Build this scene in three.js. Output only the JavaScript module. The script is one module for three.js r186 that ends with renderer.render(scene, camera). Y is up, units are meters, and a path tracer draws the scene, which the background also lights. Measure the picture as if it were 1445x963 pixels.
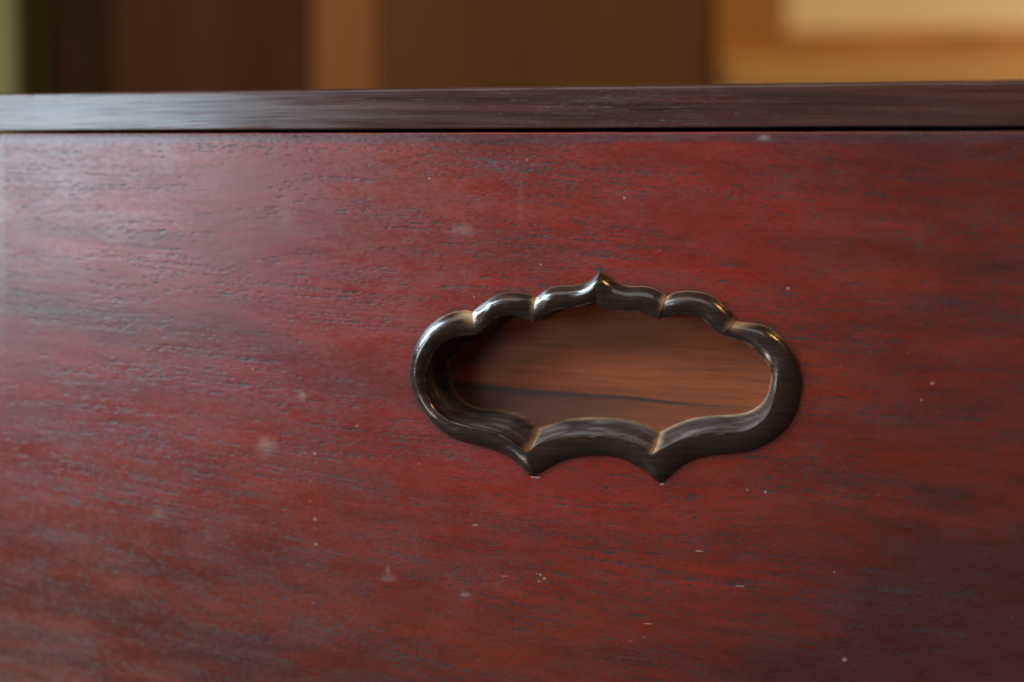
import * as THREE from 'three';
import { mergeGeometries, mergeVertices } from 'three/addons/utils/BufferGeometryUtils.js';
import { RoundedBoxGeometry } from 'three/addons/geometries/RoundedBoxGeometry.js';
import { RectAreaLightUniformsLib } from 'three/addons/lights/RectAreaLightUniformsLib.js';

// ---------------------------------------------------------------- camera, light, exposure
const MM = 0.001;                                            // lengths below are written in millimetres
const scene = new THREE.Scene();
const camera = new THREE.PerspectiveCamera(20.99, 1445 / 963, 0.01, 60);
camera.position.set(114.1 * MM, 44.06 * MM, 461.05 * MM);
camera.lookAt(0, 0, 0);
camera.rotateZ(THREE.MathUtils.degToRad(0.15));
camera.focus = 0.4725;                                        // the panel just left of the pull
camera.userData.fStop = 4.2;
scene.add(camera);

scene.background = new THREE.Color().setRGB(0.045, 0.038, 0.032);   // dim, even light of the room around
RectAreaLightUniformsLib.init();
function areaLight(name, color, intensity, w, h, at, towards) {
  const l = new THREE.RectAreaLight(new THREE.Color().setRGB(...color), intensity, w, h);
  l.name = name; l.position.set(...at); l.lookAt(...towards); scene.add(l);
  return l;
}
areaLight('side_window_light', [0.68, 0.86, 1.0], 26.0, 0.56, 0.44, [-0.74, 0.44, 0.36], [0, 0, 0]);     // cool window far to the left
areaLight('window_light', [0.68, 0.86, 1.0], 10.5, 0.42, 0.4, [-0.75, 0.15, 1.03], [-0.1, 0.05, 0]);      // cool window to the left in front
areaLight('room_light', [1.0, 0.9, 0.8], 1.5, 1.8, 0.9, [-0.35, 1.15, 1.15], [0, 0, 0]);                   // the dim room in front
areaLight('low_light', [1.0, 0.83, 0.68], 9.0, 0.3, 0.24, [-0.78, -0.56, 0.68], [0, 0, 0]);              // sunlit floor on the left
const back = new THREE.PointLight(new THREE.Color().setRGB(1.0, 0.74, 0.42), 1.0);
back.name = 'added_screen_light'; back.position.set(0.28, 0.66, -0.45); back.shadow.radius = 2; scene.add(back);  // added unseen light that brightens the paper screen
const lamp = new THREE.PointLight(new THREE.Color().setRGB(1.0, 0.5, 0.14), 0.3);
lamp.name = 'warm_lamp'; lamp.position.set(0.42, 0.46, 0.2); lamp.shadow.radius = 2.4; scene.add(lamp);

const renderer = new THREE.WebGLRenderer({ antialias: true });
renderer.setSize(1445, 963);
renderer.toneMapping = THREE.LinearToneMapping;
renderer.toneMappingExposure = 1.0;
renderer.shadowMap.enabled = true;
const RIM = {
  TB1: { outer: [[23.22, 18.54], [24.60, 17.78], [27.00, 16.07], [30.49, 14.87], [34.44, 14.90], [37.18, 14.36], [39.13, 13.38], [40.51, 12.44]],
    inner: [[22.39, 10.57], [23.69, 9.62], [25.90, 8.74], [29.04, 8.37], [32.19, 8.40], [34.93, 7.91], [36.97, 7.16], [38.43, 6.62]],
    floor: [[22.39, 9.77], [23.67, 8.82], [25.87, 7.94], [29.00, 7.57], [32.13, 7.60], [34.85, 7.11], [36.89, 6.36], [38.33, 5.82]] },
  B1B2: { outer: [[40.51, 12.44], [42.61, 13.45], [46.09, 13.91], [49.95, 13.41], [53.03, 12.14], [55.36, 10.24], [57.26, 8.00], [58.08, 6.62]],
    inner: [[38.43, 6.62], [40.38, 7.26], [43.10, 8.03], [46.18, 8.15], [48.89, 7.42], [50.84, 5.92], [52.96, 4.11], [54.76, 2.97]],
    floor: [[38.33, 5.82], [40.15, 6.44], [42.75, 7.20], [45.70, 7.31], [48.27, 6.56], [50.10, 5.05], [52.09, 3.22], [53.76, 2.07]] },
  B2R: { outer: [[58.08, 6.62], [59.59, 6.30], [62.26, 6.09], [65.70, 5.32], [69.14, 3.10], [71.84, 0.11], [73.79, -4.03], [74.62, -8.54], [73.96, -14.05], [72.15, -18.71], [68.80, -22.50], [65.03, -24.95], [61.22, -26.45], [57.38, -27.18], [51.64, -27.99], [47.37, -29.31], [43.89, -31.46], [41.54, -33.69], [40.10, -35.05], [39.09, -35.41]],
    inner: [[54.76, 2.97], [57.00, 2.42], [59.68, 1.59], [62.37, 0.05], [64.88, -2.20], [66.87, -5.18], [67.99, -8.72], [68.12, -11.39], [67.46, -14.46], [66.00, -17.28], [63.37, -19.80], [60.36, -21.21], [56.61, -21.60], [51.19, -22.01], [46.55, -23.13], [42.68, -24.80], [39.57, -26.58], [37.31, -27.68]],
    floor: [[53.76, 2.07], [58.18, 0.49], [60.37, -1.15], [62.28, -3.50], [65.50, -6.80], [65.36, -9.85], [64.40, -13.85], [62.48, -16.48], [59.35, -18.37], [54.62, -19.26], [48.26, -19.87], [43.46, -21.07], [39.42, -22.90], [36.52, -24.41]] },
  RL: { outer: [[39.09, -35.41], [37.81, -34.88], [35.87, -33.15], [33.28, -31.50], [30.13, -29.97], [26.15, -29.10], [22.16, -29.08], [18.35, -29.62], [13.70, -30.83], [10.59, -32.44], [7.49, -34.46], [6.26, -35.17]],
    inner: [[37.31, -27.68], [34.07, -26.19], [30.13, -24.84], [26.15, -24.08], [22.17, -23.79], [18.45, -23.81], [14.47, -24.29], [10.22, -25.34], [6.65, -27.03], [4.49, -28.60]],
    floor: [[36.52, -24.41], [34.62, -23.45], [30.54, -21.99], [25.22, -21.24], [19.10, -21.17], [14.30, -21.52], [11.16, -22.09], [7.17, -23.49], [4.06, -24.37]] },
  LA2: { outer: [[6.26, -35.17], [5.31, -35.11], [4.12, -34.42], [2.35, -32.78], [-0.01, -30.94], [-3.20, -29.24], [-7.15, -28.12], [-13.14, -26.89], [-17.13, -25.45], [-20.36, -23.37], [-23.17, -20.69], [-25.21, -17.70], [-26.58, -14.61], [-27.39, -11.91], [-27.71, -8.83], [-26.92, -3.94], [-25.36, -0.42], [-23.13, 2.72], [-20.33, 5.07], [-17.11, 6.72], [-13.61, 7.66], [-11.89, 7.76], [-10.45, 7.42]],
    inner: [[4.49, -28.60], [3.16, -27.45], [0.78, -25.87], [-2.36, -24.22], [-6.32, -23.04], [-11.05, -22.30], [-15.86, -21.05], [-19.53, -18.76], [-21.69, -15.55], [-22.88, -11.98], [-22.80, -8.48], [-21.87, -5.56], [-20.28, -2.91], [-17.87, -0.61], [-15.08, 0.76], [-11.89, 1.26], [-9.35, 1.38]],
    floor: [[4.06, -24.37], [1.09, -22.27], [-2.19, -20.76], [-7.10, -19.95], [-13.20, -19.54], [-17.28, -17.69], [-19.75, -14.57], [-20.78, -10.60], [-20.64, -6.75], [-17.08, -4.31], [-13.28, -0.44], [-8.45, 0.38]] },
  A2A1: { outer: [[-10.45, 7.42], [-8.46, 9.19], [-5.61, 11.20], [-2.49, 12.47], [0.63, 12.84], [3.37, 12.51], [5.52, 11.96], [6.45, 11.43]],
    inner: [[-9.35, 1.38], [-7.14, 3.50], [-4.79, 5.56], [-2.03, 6.65], [0.69, 6.76], [3.05, 6.14], [5.68, 5.28]],
    floor: [[-8.45, 0.38], [-6.37, 2.53], [-4.16, 4.63], [-1.53, 5.75], [1.06, 5.90], [3.28, 5.30], [5.78, 4.48]] },
  A1T: { outer: [[6.45, 11.43], [8.82, 13.45], [11.49, 14.48], [15.39, 14.69], [18.46, 15.29], [20.74, 16.36], [22.47, 17.99], [23.22, 18.54]],
    inner: [[5.68, 5.28], [8.11, 6.91], [10.82, 8.17], [14.31, 8.86], [17.39, 9.29], [20.09, 10.07], [22.39, 10.57]],
    floor: [[5.78, 4.48], [8.19, 6.11], [10.88, 7.37], [14.36, 8.06], [17.42, 8.49], [20.10, 9.27], [22.39, 9.77]] },
};
const ORDER = ['TB1', 'B1B2', 'B2R', 'RL', 'LA2', 'A2A1', 'A1T'];       // clockwise from the pointed top

// ---------------------------------------------------------------- helpers
function rng(seed) { let s = seed >>> 0; return () => { s = (s + 0x6d2b79f5) >>> 0; let t = Math.imul(s ^ (s >>> 15), 1 | s); t = (t + Math.imul(t ^ (t >>> 7), 61 | t)) ^ t; return ((t ^ (t >>> 14)) >>> 0) / 4294967296; }; }
const hash = (x, y, k) => { let h = Math.imul(x, 374761393) + Math.imul(y, 668265263) + Math.imul(k, 2147483647 - 98711); h = Math.imul(h ^ (h >>> 13), 1274126177); return ((h ^ (h >>> 16)) >>> 0) / 4294967296; };
function noise(x, y, k = 0) {                                // smooth value noise, -1 .. 1
  const ix = Math.floor(x), iy = Math.floor(y), fx = x - ix, fy = y - iy;
  const s = fx * fx * (3 - 2 * fx), t = fy * fy * (3 - 2 * fy);
  const a = hash(ix, iy, k), b = hash(ix + 1, iy, k), c = hash(ix, iy + 1, k), d = hash(ix + 1, iy + 1, k);
  return 2 * (a + (b - a) * s + (c - a) * t + (a - b - c + d) * s * t) - 1;
}
const fbm = (x, y, k, n = 3) => { let v = 0, a = 0.5; for (let i = 0; i < n; i++) { v += a * noise(x, y, k + i); x *= 2.03; y *= 2.03; a *= 0.5; } return v; };
const clamp = THREE.MathUtils.clamp, lerp = THREE.MathUtils.lerp;
const smooth = (a, b, x) => { const t = clamp((x - a) / (b - a), 0, 1); return t * t * (3 - 2 * t); };
const srgb = (c) => 255 * (c <= 0.0031308 ? 12.92 * c : 1.055 * Math.pow(c, 1 / 2.4) - 0.055);

function texture(w, h, fill, color) {                          // fill(i, j) -> [r, g, b] linear (or one grey value)
  const data = new Uint8Array(w * h * 4);
  for (let j = 0, o = 0; j < h; j++) for (let i = 0; i < w; i++, o += 4) {
    const c = fill(i, j);
    for (let k = 0; k < 3; k++) data[o + k] = clamp(Math.round(color ? srgb(Math.max(0, c[k])) : 255 * c), 0, 255);
    data[o + 3] = 255;
  }
  const t = new THREE.DataTexture(data, w, h);
  t.magFilter = THREE.LinearFilter; t.minFilter = THREE.LinearMipmapLinearFilter; t.generateMipmaps = true;
  t.wrapS = t.wrapT = THREE.MirroredRepeatWrapping;
  if (color) t.colorSpace = THREE.SRGBColorSpace;
  t.needsUpdate = true;
  return t;
}
function obj(name, geometry, material, parent) {
  const m = new THREE.Mesh(geometry, material);
  m.name = name; m.castShadow = m.receiveShadow = true; parent.add(m);
  return m;
}
function thing(name, label, category, at = [0, 0, 0]) {
  const g = new THREE.Group(); g.name = name; g.position.set(...at); g.userData = { label, category }; scene.add(g);
  return g;
}
// uv in units of the given rectangle (mm), taken from x and y of the geometry (metres)
function planarUV(g, x0, y0, w, h, ax = 'x', ay = 'y') {
  const p = g.attributes.position, uv = new Float32Array(p.count * 2);
  const get = { x: (i) => p.getX(i), y: (i) => p.getY(i), z: (i) => p.getZ(i) };
  for (let i = 0; i < p.count; i++) { uv[2 * i] = (get[ax](i) / MM - x0) / w; uv[2 * i + 1] = (get[ay](i) / MM - y0) / h; }
  g.setAttribute('uv', new THREE.BufferAttribute(uv, 2));
  return g;
}
// a grid of points rows[i][j] = [x, y, z] (mm) -> geometry with smooth normals
function grid(rows, colors) {
  const n = rows.length, m = rows[0].length, pos = [], idx = [], col = [];
  for (let i = 0; i < n; i++) for (let j = 0; j < m; j++) { pos.push(...rows[i][j].map((v) => v * MM)); if (colors) col.push(...colors[i][j]); }
  for (let i = 0; i + 1 < n; i++) for (let j = 0; j + 1 < m; j++) { const a = i * m + j, b = a + 1, c = a + m, d = c + 1; idx.push(a, c, b, b, c, d); }
  const g = new THREE.BufferGeometry();
  g.setAttribute('position', new THREE.Float32BufferAttribute(pos, 3));
  if (colors) g.setAttribute('color', new THREE.Float32BufferAttribute(col, 3));
  g.setIndex(idx); g.computeVertexNormals();
  return g;
}

// ---------------------------------------------------------------- red panel: figure of the wood, open pores, wear
const PX0 = -148, PY0 = -113, PW = 288, PH = 168;              // the rectangle the panel maps cover, mm
const TW = 2048, TH = Math.round(TW * PH / PW), K = TW / PW;
const slope = (x, y) => -0.035 - 0.12 * smooth(10, -60, y) * smooth(60, -80, x) - 0.05 * smooth(-20, -60, y) + 0.07 * noise(x / 42, y / 16, 5) + 0.05 * noise(x / 13, y / 6, 6);
const pores = (() => {
  const cv = document.createElement('canvas'); cv.width = TW; cv.height = TH;
  const c = cv.getContext('2d'); c.fillStyle = '#000'; c.fillRect(0, 0, TW, TH); c.lineCap = 'round';
  const r = rng(11);
  for (let n = 0; n < 3300; n++) {                              // lines of growth, each an uneven string of open pores
    let x = PX0 - 30 + r() * (PW + 30), y = PY0 - 6 + r() * (PH + 12), on = 0, gap = 0, wide = 0, tone = 0;
    const reach = 12 + 46 * r(), strong = 0.35 + 0.65 * r();
    for (let s = 0; s < reach; s += 0.3) {
      const a = slope(x, y) + (r() - 0.5) * 0.34, nx = x + 0.3, ny = y + a * 0.3;
      if (on <= 0 && gap <= 0) {
        const w = y + 0.06 * x, dense = 0.5 + 0.7 * noise(x / 26, w / 9, 21) + 0.55 * noise(x / 7, w / 2.4, 22) - 0.25 * smooth(70, 125, x);
        on = 0.5 + 1.5 * r() * r() + (r() < 0.2 ? 2.6 * r() : 0); gap = on + 0.5 + 3.2 * r() * (1.5 - clamp(dense, 0, 1.2)) + (dense < 0.2 ? 6 : 0);
        if (dense < 0.25 * r()) on = 0;
        wide = (0.17 + 0.32 * r() * r() + (r() < 0.08 ? 0.24 : 0)) * (0.7 + 0.4 * strong); tone = Math.min(1, 1.15 * strong) * (0.55 + 0.45 * r());
      }
      if (on > 0) {
        c.strokeStyle = 'rgba(255,255,255,' + (tone * (0.5 + 0.5 * r())).toFixed(3) + ')';
        c.lineWidth = Math.max(0.8, wide * K * (0.5 + 0.7 * Math.min(1, on)) * (0.75 + 0.5 * r()));
        c.beginPath(); c.moveTo((x - PX0) * K, (y - PY0) * K); c.lineTo((nx - PX0) * K, (ny - PY0) * K); c.stroke();
      }
      on -= 0.3; gap -= 0.3; x = nx; y = ny;
    }
  }
  const d = c.getImageData(0, 0, TW, TH).data, out = new Float32Array(TW * TH);
  for (let i = 0; i < out.length; i++) out[i] = d[4 * i] / 255;
  return out;
})();
// grains of dust and chips (x, y, radius/0.2 mm), short light dashes and pale rubbed spots, where they sit on the wood (mm)
const SPECKS = [[-54.5, -31.7, 1.0], [-57.1, -31.6, 0.6], [-55.8, -39.1, 0.7], [-55.8, -44.6, 0.8], [-54.5, -49.4, 1.0], [-54.5, -52.1, 0.6], [-54.3, -56.3, 1.0], [-42.5, -23.8, 1.0], [-55.2, -72.5, 0.5], [61.3, -36.3, 0.8], [65.9, -36.6, 1.1],
  [41.3, -63.4, 0.5], [35.2, -75.9, 0.6], [86.5, -78.5, 1.8], [83.4, -56.2, 0.7], [106.4, -7.8, 1.2], [103.8, -12.0, 0.9], [70.8, 14.8, 1.1], [-71.9, -9.3, 1.0], [3.7, 46.7, 0.7], [-22.4, 41.9, 0.8], [29.2, 37.1, 1.0], [7.5, 19.9, 0.7],
  [-10.2, 11.1, 0.7], [7.7, -61.2, 1.1], [8.8, -62.1, 0.9], [7.3, -62.9, 0.7], [6.7, -60.9, 0.6], [-25.4, -33.2, 0.4], [39.7, -35.5, 0.5], [-43.2, -40.6, 0.5], [94.0, -36.3, 0.5]];
const DASHES = [[49.2, -52.7, 1.5], [59.8, -61.2, 1.5], [36.1, -72.4, 1.3], [31.7, -77.3, 0.9], [-9.9, -48.9, 1.2], [-1.8, -62.1, 1.0]];
const BLOBS = [[-68.2, -30.2, 3.2, 3.0, 0.2], [-57.8, -16.2, 1.5, 1.4, 0.2], [-33.8, -64.3, 2.2, 1.4, 0.15], [2.2, 37, 0.9, 8, 0.06], [-12.6, -67.7, 1.6, 0.7, 0.25], [-13.2, 28.6, 3.6, 1.7, 0.13], [64.4, 52.3, 1.6, 0.9, 0.32], [-34, -62.6, 0.7, 2.2, 0.15], [-100, -50, 2, 1.6, 0.15], [-62, 33, 3, 6, 0.07]];
const marks = new Float32Array(TW * TH);
function mark(x, y, rx, ry, v, soft, k) {
  const R = Math.max(rx, ry) * (soft ? 1.6 : 1.3);
  for (let j = Math.max(0, Math.floor((y - R - PY0) * K)); j < Math.min(TH, (y + R - PY0) * K); j++) for (let i = Math.max(0, Math.floor((x - R - PX0) * K)); i < Math.min(TW, (x + R - PX0) * K); i++) {
    const dx = (i / K + PX0 - x) / rx, dy = (j / K + PY0 - y) / ry, d = Math.hypot(dx, dy) * (1 + (soft ? 0.12 : 0.35) * noise(i / K * 1.3, j / K * 1.3, k));
    marks[j * TW + i] = Math.max(marks[j * TW + i], v * (soft ? smooth(1.35, 0.2, d) * (0.8 + 0.3 * noise(i / K * 2, j / K * 2, k + 1)) : smooth(1.15, 0.75, d)));
  }
}
SPECKS.forEach(([x, y, s], i) => mark(x, y, 0.36 * s, 0.3 * s, 0.4, false, 70 + i));
DASHES.forEach(([x, y, s], i) => mark(x, y, 0.75 * s, 0.13 * s, 0.4, false, 170 + i));
BLOBS.forEach(([x, y, rx, ry, v], i) => mark(x, y, rx, ry, v, true, 270 + i));
{ const r = rng(5); for (let n = 0; n < 260; n++) mark(PX0 + r() * PW, PY0 + r() * PH, 0.08 + 0.1 * r(), 0.07 + 0.06 * r(), 0.12 + 0.3 * r() * r(), false, 400 + n); }

const rimFootLine = (() => {                                            // patchy dark line that follows the foot of the rim
  const cv = document.createElement('canvas'); cv.width = TW; cv.height = TH;
  const c = cv.getContext('2d'); c.fillStyle = '#000'; c.fillRect(0, 0, TW, TH); c.lineCap = c.lineJoin = 'round';
  const loop = ORDER.flatMap((k) => along(RIM[k].outer, 60));
  for (const [w, a] of [[3.6, 0.1], [2.4, 0.14], [1.5, 0.22], [0.8, 0.4], [0.45, 0.5]]) {
    c.strokeStyle = 'rgba(255,255,255,' + a + ')'; c.lineWidth = w * K; c.beginPath();
    loop.forEach(([x, y], i) => { const X = (x - PX0) * K, Y = (y - PY0) * K; if (i) c.lineTo(X, Y); else c.moveTo(X, Y); });
    c.closePath(); c.stroke();
  }
  const d = c.getImageData(0, 0, TW, TH).data, out = new Float32Array(TW * TH);
  for (let i = 0; i < out.length; i++) out[i] = d[4 * i] / 255;
  return out;
})();
mark(6.3, -35.5, 1.1, 0.2, 0.8, false, 950); mark(39.6, -35.9, 0.6, 0.22, 0.6, false, 951); mark(-11, -24.6, 0.7, 0.12, 0.5, false, 952);

const bandAt = (x) => 8.5 - 0.163 * (x + 146);                  // a darker band of growth that runs down to the right
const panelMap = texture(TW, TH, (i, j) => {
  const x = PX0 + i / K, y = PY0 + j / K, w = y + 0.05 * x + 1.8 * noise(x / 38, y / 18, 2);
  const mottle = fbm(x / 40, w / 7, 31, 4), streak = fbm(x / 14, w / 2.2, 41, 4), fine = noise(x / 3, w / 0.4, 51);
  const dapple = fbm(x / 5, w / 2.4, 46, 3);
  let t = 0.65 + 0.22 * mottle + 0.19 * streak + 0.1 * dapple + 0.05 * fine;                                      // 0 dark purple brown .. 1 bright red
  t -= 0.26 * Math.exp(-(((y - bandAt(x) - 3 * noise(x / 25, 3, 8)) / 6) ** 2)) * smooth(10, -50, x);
  t -= 0.4 * smooth(35, 125, x) + 0.25 * smooth(20, 120, x) * smooth(-10, -80, y) + 0.44 * smooth(-22, -108, y) + 0.22 * smooth(-10, -140, x) * smooth(-130, -20, y);  // browner right side; lens and light falloff to right and bottom painted in
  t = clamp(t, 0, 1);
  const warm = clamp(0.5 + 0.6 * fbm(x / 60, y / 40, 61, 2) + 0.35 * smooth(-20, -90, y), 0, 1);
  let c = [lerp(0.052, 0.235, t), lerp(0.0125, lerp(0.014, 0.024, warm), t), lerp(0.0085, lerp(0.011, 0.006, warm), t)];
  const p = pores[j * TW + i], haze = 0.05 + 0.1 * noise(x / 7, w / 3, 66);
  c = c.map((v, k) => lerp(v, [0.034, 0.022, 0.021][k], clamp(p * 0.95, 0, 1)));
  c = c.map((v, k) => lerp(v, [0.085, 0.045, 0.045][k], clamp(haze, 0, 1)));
  const top = smooth(50.2, 51.8, y + 0.5 * noise(x / 6, 1, 77) + 0.3 * noise(x / 1.5, y / 1, 79)) * (1 - smooth(53.1, 53.5, y));   // grey strip along the top edge
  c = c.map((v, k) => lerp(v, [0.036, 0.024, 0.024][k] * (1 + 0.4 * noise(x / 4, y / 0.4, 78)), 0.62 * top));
  const g = rimFootLine[j * TW + i] * clamp(0.62 + 0.6 * noise(x / 3, y / 3, 83) + 0.3 * noise(x / 0.8, y / 0.8, 84), 0, 1);
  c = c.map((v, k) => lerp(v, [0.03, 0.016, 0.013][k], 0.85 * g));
  const edgeHaze = smooth(-143.8, -144.5, x - 0.02 * (y - 50) + 0.3 * noise(x, y / 5, 86)) * smooth(-30, 40, y) * 0.22;         // pale haze at the left corner, painted into the colour
  c = c.map((v, k) => lerp(v, [0.24, 0.2, 0.16][k], edgeHaze));
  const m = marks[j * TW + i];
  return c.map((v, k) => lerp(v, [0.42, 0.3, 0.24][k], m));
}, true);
const panelRough = texture(TW, TH, (i, j) => {
  const x = PX0 + i / K, y = PY0 + j / K, w = y + 0.05 * x;
  return clamp(0.265 + 0.08 * fbm(x / 14, w / 5, 91, 3) + 0.04 * pores[j * TW + i] + 0.3 * marks[j * TW + i] + 0.05 * noise(x / 1.2, w / 0.4, 95), 0.05, 1);
});
const panelBump = texture(TW, TH, (i, j) => {
  const x = PX0 + i / K, y = PY0 + j / K, w = y + 0.05 * x;
  return clamp(0.62 + 0.1 * fbm(x / 6, w / 1.5, 101, 3) + 0.06 * noise(x / 20, y / 14, 104) - 0.24 * pores[j * TW + i] + 0.12 * marks[j * TW + i], 0, 1);
});
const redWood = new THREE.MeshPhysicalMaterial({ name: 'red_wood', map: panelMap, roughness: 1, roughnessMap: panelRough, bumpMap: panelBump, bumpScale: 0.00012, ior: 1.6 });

// ---------------------------------------------------------------- dark wood of the top board
const LX0 = -170, LW = 320, LH = 16;
const lidScratch = (() => {
  const w = 2048, h = 128, cv = document.createElement('canvas'); cv.width = w; cv.height = h;
  const c = cv.getContext('2d'); c.fillStyle = '#000'; c.fillRect(0, 0, w, h);
  const r = rng(77), kx = w / LW, ky = h / LH;
  for (let n = 0; n < 900; n++) {
    const x = r() < 0.6 ? 25 + 45 * (r() + r() - 1) + 0 : LX0 + r() * LW, y = r() * LH, len = 0.6 + 5 * r() * r();
    c.strokeStyle = 'rgba(255,255,255,' + (0.12 + 0.5 * r() * r()).toFixed(3) + ')'; c.lineWidth = 0.6 + 0.6 * r();
    const cross = r() < 0.12, a = cross ? (r() - 0.5) * 2.4 : (r() - 0.5) * 0.08;
    const L = cross ? len * 0.3 : len;
    c.beginPath(); c.moveTo((x - LX0) * kx, y * ky); c.lineTo((x + L * Math.cos(a) - LX0) * kx, (y + L * Math.sin(a)) * ky); c.stroke();
  }
  const d = c.getImageData(0, 0, w, h).data, out = new Float32Array(w * h);
  for (let i = 0; i < out.length; i++) out[i] = d[4 * i] / 255;
  return { w, h, out, kx, ky };
})();
const lidMap = texture(2048, 128, (i, j) => {
  const x = LX0 + i / lidScratch.kx, y = j / lidScratch.ky, w = y + 0.012 * x;
  const s = fbm(x / 40, w / 0.9, 131, 4), red = smooth(0.05, 0.5, fbm(x / 55, w / 1.1, 141, 3)), f = noise(x / 9, w / 0.16, 151), dust = smooth(0.0, 0.6, fbm(x / 12, y / 3, 161, 3)) * 0.03;
  let c = [0.046, 0.02, 0.013].map((v) => v * (1 + 0.75 * s + 0.22 * f));
  c = c.map((v, k) => lerp(v, [0.075, 0.026, 0.019][k], 0.55 * red));
  c = c.map((v, k) => lerp(v, [0.16, 0.14, 0.125][k], dust));
  return c.map((v, k) => lerp(v, [0.32, 0.29, 0.25][k], 0.26 * lidScratch.out[j * 2048 + i]));
}, true);
const lidRough = texture(2048, 128, (i, j) => {
  const x = LX0 + i / lidScratch.kx, y = j / lidScratch.ky;
  return clamp(0.18 + 0.1 * fbm(x / 18, y / 1.2, 171, 3) + 0.25 * lidScratch.out[j * 2048 + i], 0.1, 1);
});
const lidBump = texture(2048, 128, (i, j) => {
  const x = LX0 + i / lidScratch.kx, y = j / lidScratch.ky;
  return clamp(0.5 + 0.2 * noise(x / 8, y / 0.3, 181) + 0.2 * fbm(x / 20, y / 2, 184, 2) + 0.2 * lidScratch.out[j * 2048 + i], 0, 1);
});
const darkWood = new THREE.MeshPhysicalMaterial({ name: 'dark_wood', map: lidMap, roughness: 1, roughnessMap: lidRough, bumpMap: lidBump, bumpScale: 0.00006, ior: 1.6 });

// ---------------------------------------------------------------- the pull: rim, well and back plate
const rimGrain = texture(1024, 512, (i, j) => {
  const x = i / 1024 * 110, y = j / 512 * 60;
  const v = clamp(0.85 + 0.48 * fbm(x / 9, y / 0.7, 201, 4) + 0.1 * noise(x / 3, y / 0.2, 206), 0.2, 1);
  return [v, v * (0.97 + 0.03 * noise(x / 20, y / 3, 208)), v * 0.95];
}, true);
const rimBump = texture(1024, 512, (i, j) => {
  const x = i / 1024 * 110, y = j / 512 * 60;
  return clamp(0.5 + 0.22 * noise(x / 5, y / 0.22, 211) + 0.2 * fbm(x / 3, y / 3, 214, 3) + 0.14 * noise(x / 0.35, y / 0.35, 217), 0, 1);
});
const rimRough = texture(1024, 512, (i, j) => {
  const x = i / 1024 * 110, y = j / 512 * 60;
  return clamp(0.2 + 0.08 * fbm(x / 4, y / 2, 221, 3) + 0.05 * noise(x / 4, y / 0.25, 224), 0.08, 1);
});
const rimWood = new THREE.MeshPhysicalMaterial({ name: 'polished_dark_wood', vertexColors: true, map: rimGrain, roughness: 1, roughnessMap: rimRough, bumpMap: rimBump, bumpScale: 0.000018, ior: 1.7 });
const wellWood = new THREE.MeshPhysicalMaterial({ name: 'dusty_dark_wood', vertexColors: true, map: rimGrain, roughness: 0.5, bumpMap: rimBump, bumpScale: 0.0001 });
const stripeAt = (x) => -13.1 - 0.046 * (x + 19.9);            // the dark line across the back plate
const plateMap = texture(1024, 512, (i, j) => {
  const x = -30 + i / 1024 * 110, y = -36 + j / 512 * 55, w = y + 0.02 * x, below = stripeAt(x) + 0.35 * noise(x / 14, 4, 230) - y;   // mm below the line
  const s = fbm(x / 26, w / 1.1, 231, 4), f = noise(x / 7, w / 0.2, 236), b = fbm(x / 16, y / 7, 238, 3);
  let c = [0.25, 0.056, 0.015].map((v) => v * (1 + 0.42 * s + 0.14 * f + 0.25 * b));
  const darkness = 0.74 * smooth(-0.1, 0.35, below) * (0.4 + 0.6 * smooth(48, 8, x)) * lerp(1, 0.85 + 0.5 * s, 0.7) + 0.62 * Math.exp(-(((below - 0.55) / (0.55 + 0.5 * smooth(30, -15, x))) ** 2)) * smooth(66, 40, x) + 0.25 * smooth(-10, 2, y) * (0.6 + s);  // dark line, darker wood below; last term paints shade under the upper rim
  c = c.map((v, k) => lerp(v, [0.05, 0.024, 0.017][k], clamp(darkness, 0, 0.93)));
  const h = hash(i, j, 9) > 0.9994 ? 0.5 : 0;
  return c.map((v, k) => lerp(v, [0.4, 0.32, 0.26][k], h));
}, true);
const plateWood = new THREE.MeshPhysicalMaterial({ name: 'brown_wood', map: plateMap, roughness: 0.6, specularIntensity: 0.6 });

const sub = (a, b) => [a[0] - b[0], a[1] - b[1]];
function along(points, n) {                                    // n points spread evenly along a smooth curve
  const curve = new THREE.CatmullRomCurve3(points.map(([x, y]) => new THREE.Vector3(x, y, 0)), false, 'centripetal');
  curve.arcLengthDivisions = 400;
  return curve.getSpacedPoints(n - 1).map((p) => [p.x, p.y]);
}
// which ends of a stretch hold dust: [rim at the start, rim at the end, well at the start, well at the end]
const DUST = { TB1: [0, 1, 0, 0], B1B2: [1, 1, 0, 0], B2R: [1, 0, 0, 1], RL: [0, 0, 1, 1], LA2: [0, 1, 1, 0], A2A1: [1, 1, 0, 0], A1T: [1, 0, 0, 0] };
const TAN = [0.42, 0.25, 0.12], PALE = [0.42, 0.36, 0.31], DARK = [0.032, 0.0175, 0.012], GREY = [0.17, 0.157, 0.152];
const mix = (a, b, t) => a.map((v, k) => lerp(v, b[k], clamp(t, 0, 1)));
const N = { TB1: 40, B1B2: 40, B2R: 96, RL: 56, LA2: 96, A2A1: 40, A1T: 40 };
const rimParts = [], wellParts = [], holeLine = [], floorLine = [];
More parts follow.
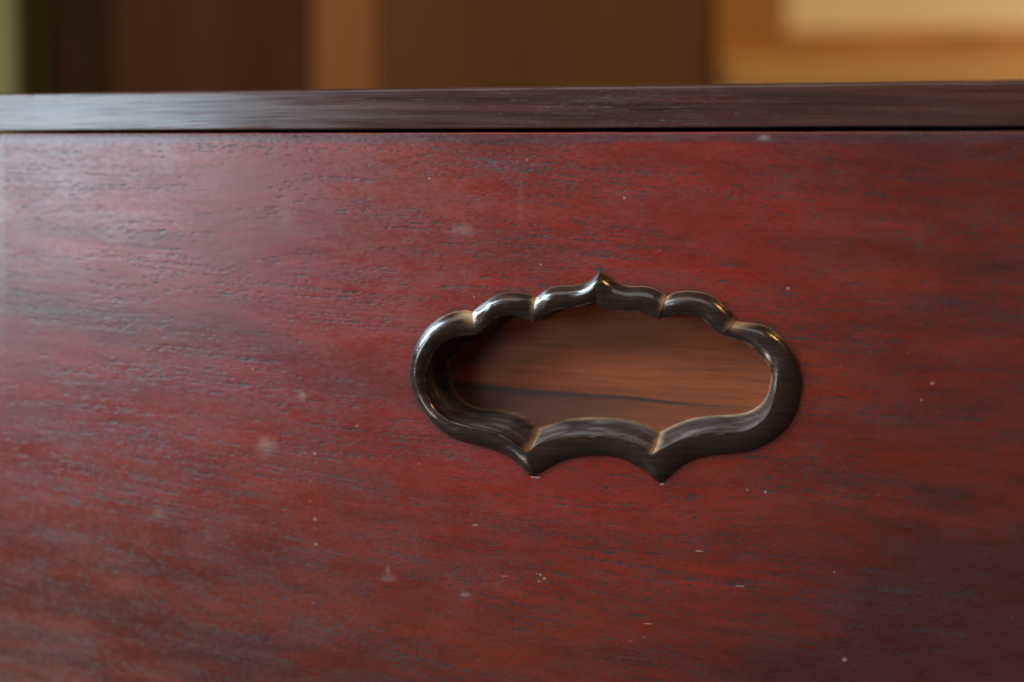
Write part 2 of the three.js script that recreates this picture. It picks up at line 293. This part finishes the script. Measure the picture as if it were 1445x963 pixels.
// section of the rim: it rises in a rounded slope from the panel to a crest near its inner edge and curls over there
// and, along the upper half and the ends, curls over there; along the bottom it stays sharp
const rimHeight = (t, y, x) => {
  const k = smooth(-26 + 14 * smooth(20, 60, x), -8 + 7 * smooth(20, 60, x), y), c = lerp(1.0, 0.46, k);
  return t < c ? 2.4 * Math.pow(1 - Math.pow(1 - t / c, 2), lerp(0.6, 0.72, k)) : 2.4 - 1.5 * k * Math.pow((t - c) / (1 - c + 1e-6), 2);
};
for (const key of ORDER) {
  const n = N[key], o = along(RIM[key].outer, n), inn = along(RIM[key].inner, n), fl = along(RIM[key].floor, n), rough = ORDER.indexOf(key);
  const rows = [], cols = [], wrows = [], wcols = [];
  const T = 22, d = DUST[key];
  const drop = (s) => 1 - (key === 'TB1' ? -0.4 : (key[0] === 'B' ? 0.25 : 0.5) * d[0]) * Math.exp(-((s * n / 8) ** 2)) - (key === 'A1T' ? -0.4 : (key.includes('B') ? 0.15 : 0.5) * d[1]) * Math.exp(-(((1 - s) * n / 8) ** 2));   // the bead dips into each notch
  for (let a = 0; a <= T; a++) {
    const t = 0.5 - 0.5 * Math.cos(Math.PI * a / T), row = [], col = [];
    for (let j = 0; j < n; j++) {
      const s = j / (n - 1), P = [lerp(o[j][0], inn[j][0], t), lerp(o[j][1], inn[j][1], t)];
      const z = (a === 0 ? -0.5 : 0) + 0.2 * t + rimHeight(t, P[1], P[0]) * (1 + 0.05 * noise(P[0] / 4, P[1] / 4, 301) + 0.018 * noise(s * n / 3.2, t * 2, 302 + rough)) * drop(s);
      row.push([P[0], P[1], z]);
      let dust = 0;
      const reach = 0.08 + 0.03 * noise(t * 5, rough, 303);
      dust = Math.max(d[0] * smooth(reach, 0.0, s) * smooth(0.75, 0.2, t), d[1] * smooth(1 - reach, 1, s) * smooth(0.75, 0.2, t));
      const edge = smooth(0.045, 0.0, t) * (0.6 + 0.5 * noise(P[0] / 6, P[1] / 6, 305)) * smooth(-16, 8, P[1]);          // dust where the bead meets the panel
      const worn = smooth(0.93, 1.0, t) * smooth(0.1, 0.6, noise(P[0] / 2.2, P[1] / 2.2, 306)) * 0.5;
      col.push(mix(mix(mix(DARK, TAN, 0.9 * dust), TAN, edge), [0.3, 0.22, 0.17], worn));
    }
    rows.push(row); cols.push(col);
  }
  rimParts.push(planarUV(grid(rows, cols), -35, -40, 110, 60));
  // the wall of the well: from under the bead down to the back plate, with a dusty fillet at the foot
  const W = 18;
  for (let a = 0; a <= W; a++) {
    const t = a / W, row = [], col = [];
    for (let j = 0; j < n; j++) {
      const s = j / (n - 1), dir = sub(fl[j], inn[j]), len = Math.hypot(...dir) || 1, u = [dir[0] / len, dir[1] / len];
      let P, z, foot = 0;
      if (a === 0) { P = inn[j]; z = 0.2 + rimHeight(1, P[1], P[0]) * drop(s); }
      else if (a === 1) { P = [inn[j][0] - 0.18 * u[0], inn[j][1] - 0.18 * u[1]]; z = rimHeight(1, P[1], P[0]) * drop(s) - 0.9; }
      else {
        const q = (a - 2) / (W - 2), bow = Math.pow(q, 1.35);
        P = [lerp(inn[j][0], fl[j][0], bow), lerp(inn[j][1], fl[j][1], bow)]; z = lerp(rimHeight(1, inn[j][1], inn[j][0]) * drop(s) - 1.1, -15.1, Math.pow(q, 0.86));
        foot = smooth(0.82, 0.95, q);
      }
      row.push([P[0], P[1], z]);
      const low = smooth(-6, -16, P[1]);
      const dust = Math.max(foot * smooth(1, -7, P[1]) * (0.75 + 0.25 * noise(P[0] / 2, P[1] / 2, 311)), d[2] * smooth(0.045, 0.0, s), d[3] * smooth(0.955, 1.0, s));
      const grey = smooth(-0.25, 0.6, fbm(s * n / 9 + 31 * rough, z / 2.2, 313, 4)) * 0.7 * low + 0.1;
      col.push(mix(mix(DARK, GREY, a < 3 ? 0 : grey), mix(TAN, PALE, 0.35 * smooth(30, 55, P[0]) + 0.2 * noise(P[0] / 3, P[1] / 3, 315)), 0.95 * dust));
    }
    wrows.push(row); wcols.push(col);
  }
  wellParts.push(planarUV(grid(wrows, wcols), -35, -40, 110, 60));
  for (let j = 0; j < n - 1; j++) {
    holeLine.push(new THREE.Vector2(lerp(o[j][0], inn[j][0], 0.14) * MM, lerp(o[j][1], inn[j][1], 0.14) * MM));
    const dir = sub(fl[j], inn[j]), len = Math.hypot(...dir) || 1;
    floorLine.push(new THREE.Vector2((fl[j][0] - dir[0] / len) * MM, (fl[j][1] - dir[1] / len) * MM));
  }
}

// ---------------------------------------------------------------- the chest
const LEAN = 0.034, X0 = -147, X1 = 320, YT = 53.8, YB = -190, DEPTH = 300;
const chest = thing('wooden_chest', 'red wooden chest with a dark top board and a carved scalloped pull in its front', 'chest');

{ // front panel: flat face with the hole for the pull, a slightly canted strip along the top, rounded left corner
  const s = new THREE.Shape();
  const xl = (X0 + 1.2) * MM, yt = (YT - 2.8) * MM;
  s.moveTo(xl - LEAN * (yt / MM - YB) * MM, YB * MM); s.lineTo(X1 * MM, YB * MM); s.lineTo(X1 * MM, yt); s.lineTo(xl, yt); s.closePath();
  s.holes.push(new THREE.Path(holeLine));
  const face = new THREE.ShapeGeometry(s);
  const strip = [], corner = [];
  const prof = [[YT - 2.8, 0], [YT - 2.3, -0.015], [YT - 1.2, -0.09], [YT - 0.45, -0.17], [YT - 0.18, -0.26], [YT - 0.04, -0.45], [YT, -0.8], [YT, -18]];
  for (const [y, z] of prof) { const row = []; for (let i = 0; i <= 90; i++) { const x = lerp(X0 + 1.2, X1, i / 90); row.push([x, y + 0.05 * noise(x / 5, 2, 331) * (z < -0.1 ? 1 : 0), z]); } strip.push(row); }
  for (let a = 0; a <= 10; a++) { const q = a / 10 * Math.PI / 2, row = []; for (let i = 0; i <= 60; i++) row.push([X0 + 1.2 - 1.2 * Math.sin(q) - LEAN * (YT - 2.8 - lerp(YB, YT - 0.2, i / 60)), lerp(YB, YT - 0.2, i / 60), -1.2 + 1.2 * Math.cos(q)]); corner.push(row); }
  const stripG = grid(strip.map((r) => [...r].reverse())), cornerG = grid(corner);
  const back = new THREE.PlaneGeometry((X1 - X0 - 1.2) * MM, (YT - YB) * MM); back.rotateY(Math.PI); back.translate((X1 + X0 + 1.2) / 2 * MM, (YT + YB) / 2 * MM, -18.2 * MM);
  const list = [face, stripG, cornerG, back].map((g) => { const q = planarUV(g, PX0, PY0, PW, PH); return q.index ? q.toNonIndexed() : q; });
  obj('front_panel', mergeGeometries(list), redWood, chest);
}
{ // top board, a touch thicker to the right and lifted a little there, with rounded long edges
  const xa = -168, xb = 330, za = 0.7, zb = -DEPTH - 4, ring = [];
  const bot = (x) => 54.35 + 0.0022 * (x + 145), top = (x) => 64.75 + 0.0046 * (x + 145), R = 1.1;
  const section = (x) => {
    const b = bot(x), t = top(x), p = [], w = 0.07 * noise(x / 9, 3, 341) - 0.12 * Math.max(0, noise(x / 2.6, 8, 342) - 0.35);
    const arc = (cy, cz, r, q0, q1, n) => { for (let k = 0; k <= n; k++) { const q = lerp(q0, q1, k / n); p.push([x, cy + r * Math.sin(q), cz + r * Math.cos(q)]); } };
    arc(b + 0.5, za - 0.5, 0.5, -Math.PI / 2, 0, 5);
    arc(t - R + w, za - R, R, 0, Math.PI / 2, 8);
    arc(t - R, zb + R, R, Math.PI / 2, Math.PI, 6);
    arc(b + 0.5, zb + 0.5, 0.5, Math.PI, Math.PI * 1.5, 4);
    p.push(p[0].slice());
    return p;
  };
  for (let i = 0; i <= 480; i++) ring.push(section(lerp(xa, xb, i / 480)));
  const body = grid(ring);
  const caps = [ring[0], ring[480]].map((r, k) => {
    const g = new THREE.ShapeGeometry(new THREE.Shape(r.slice(0, -1).map(([, y, z]) => new THREE.Vector2(z * MM, y * MM))));
    g.rotateY(-Math.PI / 2); g.translate((k ? xb : xa) * MM, 0, 0); return g;
  });
  const p = body.attributes.position, uv = new Float32Array(p.count * 2);                 // uv: along the board, and round its section
  for (let i = 0; i < p.count; i++) { uv[2 * i] = (p.getX(i) / MM - LX0) / LW; uv[2 * i + 1] = (p.getY(i) / MM - 53 - 1.0 * (p.getZ(i) / MM - 0.7)) / LH; }
  body.setAttribute('uv', new THREE.BufferAttribute(uv, 2));
  const list = [body, ...caps.map((g) => planarUV(g, -300, 53, LW, LH, 'z', 'y'))].map((g) => (g.index ? g.toNonIndexed() : g));
  obj('top_board', mergeGeometries(list), darkWood, chest);
}
{ // the other sides of the box
  const board = (name, w, h, d, x, y, z) => { const g = new RoundedBoxGeometry(w * MM, h * MM, d * MM, 2, 0.8 * MM); g.translate(x * MM, y * MM, z * MM); planarUV(g, PX0, PY0, PW, PH, w < 50 ? 'z' : 'x', h < 50 ? 'z' : 'y'); return obj(name, g, redWood, chest); };
  board('side_panel', 13.4, YT - YB - 0.4, DEPTH - 20, X0 + 6.7, (YT + YB) / 2, -18.4 - (DEPTH - 20) / 2);
  board('side_panel', 13.4, YT - YB - 0.4, DEPTH - 20, X1 - 6.7, (YT + YB) / 2, -18.4 - (DEPTH - 20) / 2);
  board('back_panel', X1 - X0 - 27.4, YT - YB - 0.4, 12, (X0 + X1) / 2, (YT + YB) / 2, -DEPTH + 4);
  board('base_panel', X1 - X0 - 27.4, 12, DEPTH - 35, (X0 + X1) / 2, YB + 6.2, -18.6 - (DEPTH - 35) / 2);
}
const pull = new THREE.Group(); pull.name = 'recessed_pull'; chest.add(pull);
obj('rim', mergeGeometries(rimParts), rimWood, pull);
obj('well', mergeGeometries(wellParts), wellWood, pull);
{
  const g = new THREE.ShapeGeometry(new THREE.Shape(floorLine)); g.translate(0, 0, -15 * MM);
  obj('back_plate', planarUV(g, -30, -36, 110, 55), plateWood, pull);
}

// ---------------------------------------------------------------- what shows, far out of focus, above the chest
function plain(name, rgb, roughness, k, amount = 0.12) {
  const t = texture(256, 256, (i, j) => { const v = 1 + amount * 2 * fbm(i / 18, j / 90, k, 3); return rgb.map((c) => c * v); }, true);
  return new THREE.MeshPhysicalMaterial({ name, map: t, roughness, specularIntensity: 0.02 });
}
const slab = (w, h, d, x, y, z, r = 1.5) => { const g = new RoundedBoxGeometry(w * MM, h * MM, d * MM, 2, r * MM); g.translate(x * MM, y * MM, z * MM); return planarUV(g, -400, -300, 400, 400); };
const BZ = -480;
const tag = (o, label, category) => { o.userData = { label, category }; return o; };
{
  const t = thing('curtain', 'blurred olive green curtain hanging at the far left behind the chest', 'curtain');
  const cloth = (name, xa, xb, z, m, k) => {
    const row = [], top = [];
    for (let i = 0; i <= 80; i++) { const u = i / 80, p = [lerp(xb, xa, u), z + 7 * Math.sin(u * 17 + k) + 2.5 * Math.sin(u * 41)]; row.push([p[0], -260, p[1]]); top.push([p[0], 330, p[1]]); }
    const front = grid([row, top]), back = grid([row, top].map((r) => r.map(([x, y, q]) => [x, y, q - 1.2])));
    obj(name, planarUV(mergeGeometries([front, back]), -400, -300, 400, 400), m, t);
  };
  cloth('cloth', -412, -388, BZ - 16, plain('olive_cloth', [0.055, 0.043, 0.008], 0.9, 501, 0.08), 0.6);  // shade of the curtain fold, put into a darker cloth colour
  cloth('lit_part', -560, -412, BZ - 16, plain('khaki_cloth', [0.12, 0.096, 0.034], 0.9, 502, 0.08), 2.1);  // the same curtain where light falls, painted lighter
  const rod = new THREE.CylinderGeometry(6 * MM, 6 * MM, 0.25, 16); rod.rotateZ(Math.PI / 2); rod.translate(-0.48, 0.336, (BZ - 26) * MM);
  obj('rod', planarUV(rod, -400, -300, 400, 400), plain('rod_wood', [0.05, 0.03, 0.02], 0.5, 505), t);
}
tag(obj('wall_panel', slab(36, 640, 14, -362, 20, BZ - 2), plain('near_black_wood', [0.014, 0.0045, 0.001], 0.6, 508), scene), 'blurred nearly black board directly right of the green curtain', 'wall panel');
tag(obj('wall_panel_001', slab(117, 640, 14, -284.5, 20, BZ), plain('dark_brown_wood', [0.03, 0.009, 0.0024], 0.6, 511), scene), 'blurred dark brown board touching the left side of the narrow post', 'wall panel');
tag(obj('wooden_post', slab(35, 640, 14, -208, 20, BZ + 1), plain('orange_wood', [0.13, 0.04, 0.011], 0.6, 521), scene), 'blurred narrow orange brown upright post behind the top board', 'post');
tag(obj('wall_panel_002', slab(177, 640, 14, -101.5, 20, BZ), plain('brown_wood_panel', [0.064, 0.0195, 0.0048], 0.6, 531), scene), 'blurred wide plain brown board right of the narrow post', 'wall panel');
{
  const t = thing('paper_screen', 'blurred glowing screen of orange wood and pale paper at the top right', 'screen');
  const SZ = -800, wood = plain('honey_wood', [0.42, 0.19, 0.06], 0.7, 541);
  obj('stile', slab(80, 700, 22, -48, 60, SZ - 6), wood, t);
  obj('rail', slab(360, 16, 20, 172, 129, SZ - 2), wood, t);
  obj('paper_pane', slab(360, 274, 3, 172, 274, SZ, 0.5), plain('paper', [0.84, 0.66, 0.42], 0.9, 551, 0.04), t);
  obj('lower_board', slab(402, 410, 12, 151, -85, SZ + 12, 3), plain('pale_wood', [0.62, 0.36, 0.14], 0.9, 561, 0.06), t);
}

renderer.render(scene, camera);
